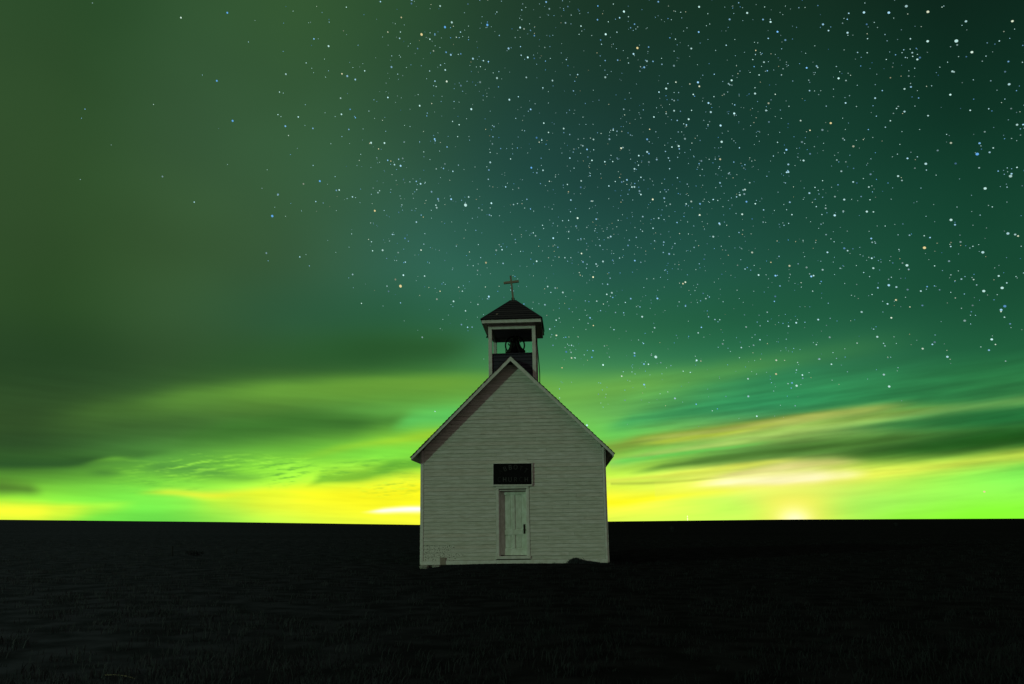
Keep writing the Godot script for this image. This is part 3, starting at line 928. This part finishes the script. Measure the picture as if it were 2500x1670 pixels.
func roof(c: Node3D, deep: float):
	var st: SurfaceTool
	var n := Vector2(SLOPE, 1.0).normalized()          # across the slope, outwards
	var down := Vector2(1.0, -SLOPE).normalized()
	for s in [-1, 1]:
		var at := func(along_: float, out_: float, z: float) -> Vector3:
			# along_: metres down the slope from the ridge; out_: metres out from the top of the boards
			return Vector3(s * (down.x * along_ + n.x * out_), RIDGE - 0.035 + down.y * along_ + n.y * out_, z)
		var length := EAVE / down.x
		st = begin()
		var zf := OVERHANG - 0.021
		var zr := -deep - 0.25
		var i0 := 0.03 if s < 0 else 0.0305
		var p := [at.call(i0, -0.03, zf), at.call(length - 0.01, -0.03, zf), at.call(length - 0.01, -0.03, zr), at.call(i0, -0.03, zr), at.call(i0, 0.0, zf), at.call(length - 0.01, 0.0, zf), at.call(length - 0.01, 0.0, zr), at.call(i0, 0.0, zr)]
		if s < 0:
			p = [p[1], p[0], p[3], p[2], p[5], p[4], p[7], p[6]]
		hexa(st, p)
		var slope := obj("roof_slope", st, M.soffit, c)
		# shingles, course by course, their ends ragged along the rake
		var k := 0
		var e := 0.128
		while k * e < length - 0.02:
			st = begin()
			var a0 := k * e
			var a1 := minf(a0 + e + 0.02, length + 0.03)
			var zq := OVERHANG + 0.018 + rng.randf_range(-0.010, 0.014)
			var b := [at.call(a0, 0.003, zq), at.call(a1, 0.006, zq), at.call(a1, 0.006, zr - 0.02), at.call(a0, 0.003, zr - 0.02),
				at.call(a0, 0.010, zq), at.call(a1, 0.026 + rng.randf_range(0, 0.008), zq), at.call(a1, 0.026, zr - 0.02), at.call(a0, 0.010, zr - 0.02)]
			if s < 0:
				b = [b[1], b[0], b[3], b[2], b[5], b[4], b[7], b[6]]
			hexa(st, b)
			obj("shingle_course", st, M.shingle if rng.randf() < 0.7 else M.shingle_worn, slope)
			k += 1
		# rake board along the gable edge, its foot cut plumb
		st = begin()
		var y0 := -0.128
		var z0 := OVERHANG - 0.02
		var z1 := OVERHANG
		var q := [at.call(0.0, 0.0, 0) , at.call(length, 0.0, 0)]
		var lo0 := Vector3(0, q[0].y + y0 - 0.02, 0)
		var lo1 := Vector3(q[1].x, q[1].y - 0.10, 0)
		var hi0 := Vector3(0.0 if s < 0 else 0.001, q[0].y - 0.001, 0)
		var h := [Vector3(hi0.x, lo0.y, z1), Vector3(lo1.x, lo1.y, z1), Vector3(lo1.x, lo1.y, z0), Vector3(hi0.x, lo0.y, z0), Vector3(hi0.x, hi0.y, z1), Vector3(q[1].x, q[1].y, z1), Vector3(q[1].x, q[1].y, z0), Vector3(hi0.x, hi0.y, z0)]
		if s < 0:
			h = [h[1], h[0], h[3], h[2], h[5], h[4], h[7], h[6]]
		hexa(st, h)
		obj("rake_board", st, M.trim, slope)
		# the board along the eave
		st = begin()
		var ex: float = q[1].x
		box(st, Vector3(minf(ex - s * 0.022, ex), q[1].y - 0.095, zr), Vector3(maxf(ex - s * 0.022, ex), q[1].y - 0.012, z0 - 0.001))
		obj("eave_board", st, M.soffit, slope)
	st = begin()
	for s in [-1, 1]:
		beam(st, Vector3(s * 0.055, RIDGE - 0.052, -0.02), Vector3(s * 0.055, RIDGE - 0.052, -deep - 0.26), 0.13, 0.012, Vector3(1, -s * SLOPE, 0))
	obj("ridge_cap", st, M.shingle, c)


func belfry(c: Node3D):
	var st: SurfaceTool
	var cx := 0.035
	var z0 := -0.10             # front faces of the front posts
	var z1 := -2.15             # rear faces of the rear posts
	var hw := 0.75
	var b := Node3D.new()
	b.name = "belfry"
	c.add_child(b)
	# four posts standing on the roof
	for s in [-1, 1]:
		for z in [z0, z1 + 0.115]:
			st = begin()
			var x0: float = cx + s * hw - (0.115 if s > 0 else 0.0)
			var foot := roof_at(hw) - 0.12
			slab_box(st, Vector3(x0, foot, z - 0.115), Vector3(x0 + 0.115, 7.345, z), 0.008)
			obj("post", st, M.trim, b)
	# head beams
	for z in [z0 - 0.002, z1 + 0.113]:
		st = begin()
		slab_box(st, Vector3(cx - hw + 0.116, 7.205, z - 0.10), Vector3(cx + hw - 0.116, 7.345, z), 0.006)
		obj("head_beam", st, M.trim, b)
	for s in [-1, 1]:
		st = begin()
		var x0: float = cx + s * hw - (0.105 if s > 0 else 0.01)
		box(st, Vector3(x0, 7.205, z1 + 0.116), Vector3(x0 + 0.10 if s < 0 else x0 + 0.095, 7.345, z0 - 0.116))
		obj("head_beam", st, M.trim, b)
	# low shingled walls between the posts
	var base_top := 6.415
	st = begin()
	box(st, Vector3(cx - hw + 0.117, 5.45, z1 + 0.03), Vector3(cx + hw - 0.117, base_top - 0.02, z0 - 0.075))
	var base := obj("belfry_base", st, M.dark_paint, b)
	base.name = "belfry_base"
	var boards := obj_group("low_wall", c)
	for k in 9:
		var y := base_top - 0.118 * (k + 1)
		st = begin()
		var t := 0.03 + rng.randf_range(-0.003, 0.004)
		hexa(st, [Vector3(cx - hw + 0.1165, y, z0 - 0.073 + t), Vector3(cx + hw - 0.1165, y + rng.randf_range(-0.004, 0.004), z0 - 0.073 + t), Vector3(cx + hw - 0.1165, y, z0 - 0.073), Vector3(cx - hw + 0.1165, y, z0 - 0.073),
			Vector3(cx - hw + 0.1165, y + 0.112, z0 - 0.064), Vector3(cx + hw - 0.1165, y + 0.112, z0 - 0.064), Vector3(cx + hw - 0.1165, y + 0.112, z0 - 0.073), Vector3(cx - hw + 0.1165, y + 0.112, z0 - 0.073)])
		obj("siding_board", st, M.dark_paint, boards)
	st = begin()
	beam(st, Vector3(cx - hw + 0.117, base_top - 0.004, z0 - 0.055), Vector3(cx + hw - 0.117, base_top + 0.004, z0 - 0.055), 0.07, 0.03, Vector3.BACK)
	obj("cap_rail", st, M.dark_paint, boards)

	# ceiling, fascia and soffit of the little roof
	var ew := 0.915
	var ef := z0 + 0.20
	var er := z1 - 0.20
	st = begin()
	box(st, Vector3(cx - ew + 0.002, 7.352, er + 0.002), Vector3(cx + ew - 0.002, 7.372, ef - 0.002))
	obj("soffit", st, M.soffit, b)
	st = begin()
	box(st, Vector3(cx - hw + 0.12, 7.335, z1 + 0.12), Vector3(cx + hw - 0.12, 7.3505, z0 - 0.12))
	obj("ceiling", st, M.ceiling_paint, b)
	for q in [[Vector3(cx - ew, 7.36, ef), Vector3(cx + ew, 7.482, ef + 0.022)], [Vector3(cx - ew, 7.36, er - 0.022), Vector3(cx + ew, 7.482, er)],
			[Vector3(cx - ew - 0.022, 7.36, er - 0.020), Vector3(cx - ew - 0.001, 7.481, ef + 0.020)], [Vector3(cx + ew + 0.001, 7.36, er - 0.020), Vector3(cx + ew + 0.022, 7.481, ef + 0.020)]]:
		st = begin()
		box(st, q[0], q[1])
		obj("fascia", st, M.trim, b)

	# pyramid roof: shingled in courses, a small cap where the cross stands
	var zc := (ef + er) * 0.5
	var hx := ew + 0.032
	var hz := (ef - er) * 0.5 + 0.055
	var y0 := 7.484
	var rise := 0.88
	var cap := 0.09             # the pyramid stops short of a point
	var pt := func(sx: float, sz: float, t: float, out_ := 0.0) -> Vector3:
		var f := 1.0 - t
		return Vector3(cx + sx * (hx * f + cap * t + out_), y0 + rise * t + out_ * 0.8, zc + sz * (hz * f + cap * t + out_))
	st = begin()
	hexa(st, [pt.call(-1, 1, 0), pt.call(1, 1, 0), pt.call(1, -1, 0), pt.call(-1, -1, 0), pt.call(-1, 1, 1), pt.call(1, 1, 1), pt.call(1, -1, 1), pt.call(-1, -1, 1)])
	var roof_ := obj("belfry_roof", st, M.shingle, c)
	var courses := 9
	for side in [[-1, 1, 1, 1], [1, 1, 1, -1], [1, -1, -1, -1], [-1, -1, -1, 1]]:
		for k in courses:
			var t0 := float(k) / courses - (0.012 if k == 0 else 0.0)
			var t1 := float(k + 1) / courses + 0.006
			var lift := 0.020 + rng.randf_range(-0.003, 0.004)
			st = begin()
			var a: Vector3 = pt.call(side[0], side[1], t0, lift)
			var d: Vector3 = pt.call(side[2], side[3], t0, lift)
			var e: Vector3 = pt.call(side[2], side[3], t1, 0.004)
			var g: Vector3 = pt.call(side[0], side[1], t1, 0.004)
			quad(st, a, d, e, g)
			quad(st, pt.call(side[0], side[1], t0, 0.001), pt.call(side[2], side[3], t0, 0.001), d, a)
			obj("shingle_course", st, M.shingle_worn if rng.randf() < 0.3 else M.shingle, roof_)
	for q in [[-1, 1], [1, 1], [1, -1], [-1, -1]]:
		st = begin()
		tube(st, [pt.call(q[0], q[1], -0.01, 0.012), pt.call(q[0], q[1], 0.5, 0.010), pt.call(q[0], q[1], 1.0, 0.008)], 0.018, 6)
		obj("hip_cap", st, M.shingle, roof_)
	st = begin()
	box(st, Vector3(cx - 0.115, y0 + rise - 0.012, zc - 0.115), Vector3(cx + 0.115, y0 + rise + 0.022, zc + 0.115))
	obj("roof_cap", st, M.shingle, roof_)
	# a lighter chip in the shingles near the left corner
	st = begin()
	var chip: Vector3 = pt.call(-0.62, 1.0, 0.22, 0.024)
	quad(st, chip + Vector3(-0.02, -0.02, 0.016), chip + Vector3(0.045, -0.012, 0.020), chip + Vector3(0.055, 0.028, -0.022), chip + Vector3(0.0, 0.020, -0.016))
	obj("bare_patch", st, M.patch, roof_)
	# metal drip edge that has come loose along the right eave
	st = begin()
	beam(st, Vector3(cx + hx + 0.030, y0 - 0.03, ef + 0.05), Vector3(cx + hx + 0.052, y0 - 0.045, er + 0.75), 0.012, 0.07, Vector3.RIGHT)
	obj("drip_edge", st, M.iron, roof_)

	# the wooden cross, out of true
	var x := Node3D.new()
	x.name = "cross"
	x.position = Vector3(cx + 0.005, y0 + rise + 0.02, zc)
	x.rotation_degrees = Vector3(0, 0, 5.3)
	c.add_child(x)
	st = begin()
	slab_box(st, Vector3(-0.030, 0.0, -0.03), Vector3(0.030, 0.875, 0.03), 0.005)
	obj("upright", st, M.cross_wood, x)
	st = begin()
	slab_box(st, Vector3(-0.252, 0.612, -0.022), Vector3(0.252, 0.690, 0.034), 0.005)
	obj("crossbar", st, M.cross_wood, x)
	st = begin()
	box(st, Vector3(-0.052, 0.0, -0.045), Vector3(-0.031, 0.11, 0.045))
	box(st, Vector3(0.031, 0.0, -0.045), Vector3(0.050, 0.10, 0.045))
	obj("foot_bracket", st, M.iron, x)

	# lightning cable hanging slack down the right post, and an insulator on the left eave
	st = begin()
	tube(st, [Vector3(cx + hw + 0.012, 7.30, z0 - 0.06), Vector3(cx + hw + 0.020, 6.95, z0 - 0.06), Vector3(cx + hw + 0.055, 6.50, z0 - 0.05), Vector3(cx + hw + 0.088, 6.05, z0 - 0.05), Vector3(cx + hw + 0.102, 5.75, z0 - 0.05), Vector3(cx + hw + 0.098, 5.43, z0 - 0.05)], 0.014, 6)
	obj("lightning_cable", st, M.cable, c)
	st = begin()
	lathe(st, [Vector2(0, 0.03), Vector2(0.022, 0.025), Vector2(0.028, 0.0), Vector2(0.022, -0.025), Vector2(0, -0.03)], Vector3(cx - ew - 0.03, 7.33, er + 0.55), 10)
	obj("insulator", st, M.iron, c)


func obj_group(called: String, parent: Node) -> Node3D:
	var o := Node3D.new()
	o.name = numbered(called, parent)
	parent.add_child(o, true)
	return o


func bell():
	var t := thing("bell", "black cast iron bell with a wheel hanging in the belfry", "bell")
	t.transform = church_frame() * Transform3D(Basis(), Vector3(0.085, 6.64, -1.2))
	var st := begin()
	var tilt := Basis(Vector3.BACK, deg_to_rad(4.0))
	var out := [Vector2(0.300, -0.02), Vector2(0.325, 0.01), Vector2(0.322, 0.05), Vector2(0.285, 0.09), Vector2(0.225, 0.145), Vector2(0.190, 0.22), Vector2(0.165, 0.30), Vector2(0.148, 0.37), Vector2(0.120, 0.415), Vector2(0.06, 0.44), Vector2(0.0, 0.445)]
	lathe(st, out, Vector3.ZERO, 32, tilt)
	var inn := []
	for k in range(out.size() - 1, -1, -1):
		inn.append(Vector2(maxf(0.0, out[k].x - 0.03), out[k].y - 0.02))
	inn.append(out[0])
	lathe(st, inn, Vector3.ZERO, 32, tilt)
	obj("bell_body", st, M.iron, t)
	st = begin()
	beam(st, Vector3(-0.03, 0.30, 0), Vector3(0.0, -0.07, 0), 0.03, 0.03)
	lathe(st, [Vector2(0, -0.05), Vector2(0.04, -0.03), Vector2(0.05, 0.0), Vector2(0.04, 0.03), Vector2(0, 0.05)], Vector3(0.0, -0.02, 0), 12)
	obj("clapper", st, M.iron, t)
	st = begin()
	beam(st, Vector3(0, 0.45, 0.42), Vector3(0, 0.45, -0.42), 0.07, 0.07)
	box(st, Vector3(-0.09, 0.41, -0.09), Vector3(0.09, 0.50, 0.09))
	obj("yoke", st, M.iron, t)
	# the rope wheel behind the bell
	st = begin()
	var ring := []
	for k in 36:
		ring.append(Vector3(-0.035 + 0.315 * cos(TAU * k / 36), 0.315 + 0.315 * sin(TAU * k / 36), -0.30))
	tube(st, ring, 0.025, 8, true)
	var wheel := obj("wheel", st, M.iron, t)
	for k in 6:
		st = begin()
		var w := TAU * k / 6 + PI / 2
		tube(st, [Vector3(-0.035, 0.315 + 0.0, -0.30) + Vector3(cos(w), sin(w), 0) * 0.03, Vector3(-0.035, 0.315, -0.30) + Vector3(cos(w), sin(w), 0) * 0.3], 0.011, 6)
		if k in [0, 1, 5, 3]:
			obj("spoke", st, M.iron, wheel)
	# curved stands at front and rear that carry the yoke, and the bent tolling lever
	for z in [0.36, -0.40]:
		for s in [-1, 1]:
			st = begin()
			var pts := []
			for k in 9:
				var f := k / 8.0
				pts.append(Vector3(s * (0.05 + 0.16 * f * f), 0.43 - 0.62 * f, z))
			tube(st, pts, 0.02, 6)
			obj("stand", st, M.iron, t)
	st = begin()
	tube(st, [Vector3(-0.25, 0.37, -0.22), Vector3(-0.225, 0.325, -0.22), Vector3(-0.17, 0.285, -0.22), Vector3(-0.08, 0.265, -0.22), Vector3(0.03, 0.275, -0.22), Vector3(0.10, 0.265, -0.22), Vector3(0.155, 0.225, -0.22), Vector3(0.19, 0.16, -0.22), Vector3(0.205, 0.10, -0.22)], 0.023, 6)
	obj("tolling_lever", st, M.iron, t)
	st = begin()
	tube(st, [Vector3(-0.345, 0.24, -0.30), Vector3(-0.345, -0.30, -0.30)], 0.012, 6)
	obj("rope", st, M.cable, t)


func church_sign():
	var t := thing("church_sign", "black board sign with faint lettering above the church door", "sign")
	t.transform = Transform3D(Basis(Vector3.UP, deg_to_rad(YAW)) * Basis(Vector3.BACK, deg_to_rad(0.25)), Vector3(0.018, 2.66, 0.026))
	var w := 0.585
	var h := 0.315
	var st := begin()
	box(st, Vector3(-w, -h, 0.002), Vector3(w, h, 0.042))
	obj("board", st, M.sign_black, t)
	for q in [[Vector3(-w - 0.020, h + 0.001, 0.003), Vector3(w + 0.020, h + 0.026, 0.055)], [Vector3(-w - 0.020, -h - 0.040, 0.003), Vector3(w + 0.010, -h - 0.001, 0.050)],
			[Vector3(-w - 0.021, -h, 0.003), Vector3(-w - 0.001, h, 0.050)], [Vector3(w + 0.001, -h, 0.003), Vector3(w + 0.021, h, 0.050)]]:
		st = begin()
		box(st, q[0], q[1])
		obj("edging", st, M.sign_edge, t)
	var font := SystemFont.new()
	font.font_names = PackedStringArray(["Droid Sans"])
	var wear := [0.016, 0.060, 0.085, 0.060, 0.030, 0.040, 0.030, 0.085, 0.060, 0.045, 0.028, 0.070]
	for row in 2:
		var word := "ABBOTT" if row == 0 else "CHURCH"
		for k in 6:
			var f: float = wear[row * 6 + k]
			var tm := TextMesh.new()
			tm.text = word[k]
			tm.font = font
			tm.font_size = 64
			tm.pixel_size = 0.135 / 46.0
			tm.depth = 0.006
			var o := MeshInstance3D.new()
			o.name = numbered("letter", t)
			o.mesh = tm
			var key := "letter_paint_%d" % int(f * 1000)
			if not M.has(key):
				mat(key, Color(f, f, f * 1.05), 0.8)
			o.material_override = M[key]
			var x := -0.40 + 0.165 * k
			if row == 0:
				var a := (x + 0.0 - 0.035) / 0.70
				o.position = Vector3(0.035 + 0.70 * sin(a), 0.215 - 0.70 * (1.0 - cos(a)) - 0.01, 0.0455)
				o.rotation.z = -a
			else:
				o.position = Vector3(x - 0.005, -0.165, 0.0455)
			t.add_child(o, true)


# ==================================================================== things in the field

func bush(called: String, label: String, at: Vector3, wide: float, tall: float, seed_: int, count := 260):
	var t := thing(called, label, "bush", at)
	var r := RandomNumberGenerator.new()
	r.seed = seed_
	var st := begin()
	for k in 7:
		var w := r.randf() * TAU
		tube(st, [Vector3(cos(w) * wide * 0.04, -0.02, sin(w) * wide * 0.04), Vector3(cos(w) * wide * 0.22, tall * 0.45, sin(w) * wide * 0.2), Vector3(cos(w) * wide * 0.36, tall * r.randf_range(0.6, 0.85), sin(w) * wide * 0.34)], wide * 0.010, 4)
	obj("stem", st, M.post_wood, t)
	st = begin()
	for k in count:
		var d := Vector3(r.randfn(), r.randfn() , r.randfn()).normalized() * pow(r.randf(), 0.4)
		var p := Vector3(d.x * wide * 0.5, tall * (0.5 + 0.5 * d.y), d.z * wide * 0.45)
		var u := Vector3(r.randfn(), r.randfn(), r.randfn()).normalized() * wide * r.randf_range(0.03, 0.07)
		var v := u.cross(Vector3(r.randfn(), r.randfn(), r.randfn())).normalized() * u.length() * 0.5
		quad(st, p - u, p - v, p + u, p + v)
	obj("foliage", st, M.leaf, t).set_meta("kind", "stuff")


func field_things():
	var st: SurfaceTool
	# two short posts of an old fence to the left, a bush between them
	var p := thing("fence_post", "taller of two short dark posts left of the low bush", "post", Vector3(-12.6, height(-12.6, -6.3) - 0.05, -6.3), "old fence posts in the field left of the church")
	st = begin()
	tube(st, [Vector3(0, -0.1, 0), Vector3(0.005, 0.2, 0), Vector3(-0.004, 0.42, 0)], 0.036, 8)
	obj("stake", st, M.post_wood, p)
	st = begin()
	tube(st, [Vector3(-0.04, 0.33, 0.0), Vector3(0.0, 0.335, 0.04), Vector3(0.04, 0.33, 0.0), Vector3(0.0, 0.325, -0.04)], 0.004, 5, true)
	obj("wire_loop", st, M.iron, p)
	var p2: Node3D = p.duplicate()
	p2.name = numbered("fence_post", self)
	p2.position = Vector3(-11.0, height(-11.0, -8.7) - 0.24, -8.7)
	p2.rotation_degrees = Vector3(0, 40, -6)
	add_child(p2)
	tag(p2, "shorter leaning dark post in the grass right of the low bush", "post", "old fence posts in the field left of the church")
	bush("bush", "low dark bush between two short posts left of the church", Vector3(-12.0, height(-12.0, -7.0), -7.0), 0.75, 0.22, 61)
	bush("bush", "small leaning dark bush in the field just right of the church", Vector3(22.6, height(22.6, -98.0), -98.0), 0.75, 0.85, 62)
	bush("bush", "small dark bush on the far field near the right horizon", Vector3(112.0, height(112.0, -230.0), -230.0), 1.2, 1.1, 63)
	# weeds against the wall, right of the door
	var wd := thing("weed_clump", "dark clump of weeds against the church wall right of the door", "weeds", Vector3(1.98, height(1.98, 0.3), 0.34))
	var r := RandomNumberGenerator.new()
	r.seed = 5
	st = begin()
	for k in 900:
		var x := r.randf_range(-0.38, 0.95)
		var tall := 0.075 * exp(-pow((x + 0.08) / 0.16, 2.0)) + 0.10 * smoothstep(-0.38, -0.25, x) * (1.0 - smoothstep(0.0, 1.0, x)) + 0.02
		var at := Vector3(x, -0.02, r.randf_range(-0.12, 0.14))
		var top := at + Vector3(r.randf_range(-0.06, 0.06), tall * r.randf_range(0.75, 1.02), r.randf_range(-0.05, 0.05))
		var side := Vector3(r.randf_range(0.008, 0.016), 0, r.randf_range(-0.008, 0.008))
		quad(st, at - side, at + side, top + side * 0.3, top - side * 0.3)
	obj("foliage", st, M.leaf, wd).set_meta("kind", "stuff")
	st = begin()
	for k in 6:
		tube(st, [Vector3(-0.2 + 0.07 * k, -0.02, 0), Vector3(-0.21 + 0.075 * k, 0.10, 0.02), Vector3(-0.2 + 0.06 * k, 0.15 + 0.015 * (k % 3), 0.0)], 0.004, 5)
	obj("stem", st, M.leaf, wd)
	# a bent straw catching the light in the near grass
	var s := thing("straw", "pale bent grass straw lying in the near grass at lower left", "straw", Vector3(-3.10, height(-3.1, 19.3) + 0.02, 19.3))
	st = begin()
	tube(st, [Vector3(-0.12, 0.012, 0), Vector3(-0.04, 0.016, 0.005), Vector3(0.05, 0.008, 0.01), Vector3(0.13, -0.01, 0.02)], 0.0022, 5)
	obj("stalk", st, M.straw, s)
	st = begin()
	beam(st, Vector3(0.02, 0.012, 0.008), Vector3(0.11, 0.004, 0.05), 0.006, 0.001)
	obj("blade", st, M.straw, s)
	# a far mast with lamps on the horizon
	var far := 1450.0
	var a := deg_to_rad(11.30)
	var base := Vector3(sin(a) * far, 0, 26.5 - cos(a) * far)
	base.y = height(base.x, base.z)
	var mast := thing("light_mast", "distant mast with three white lamps on the horizon", "mast", base)
	st = begin()
	tube(st, [Vector3(0, -1, 0), Vector3(0, 4, 0), Vector3(0, 7.4, 0)], 0.16, 6)
	obj("pole", st, M.post_wood, mast)
	var glow := StandardMaterial3D.new()
	glow.resource_name = "lamp_glow"
	glow.albedo_color = Color(0.9, 0.9, 0.8)
	glow.emission_enabled = true
	glow.emission = Color(0.93, 1.0, 0.72)
	glow.emission_energy_multiplier = 1.6
	for y in [1.3, 4.0, 7.0]:
		st = begin()
		lathe(st, [Vector2(0, -0.75), Vector2(0.6, -0.5), Vector2(0.85, 0), Vector2(0.6, 0.5), Vector2(0, 0.75)], Vector3(0, y, 0.95), 12)
		obj("lamp", st, glow, mast)
		var lamp := OmniLight3D.new()
		lamp.name = numbered("lamp_light", mast)
		lamp.position = Vector3(0, y, 2.1)
		lamp.light_color = Color(0.93, 1.0, 0.72)
		lamp.light_energy = 0.5
		lamp.light_size = 0.4
		lamp.omni_range = 60.0
		lamp.omni_attenuation = 2.0
		lamp.shadow_enabled = true
		mast.add_child(lamp)
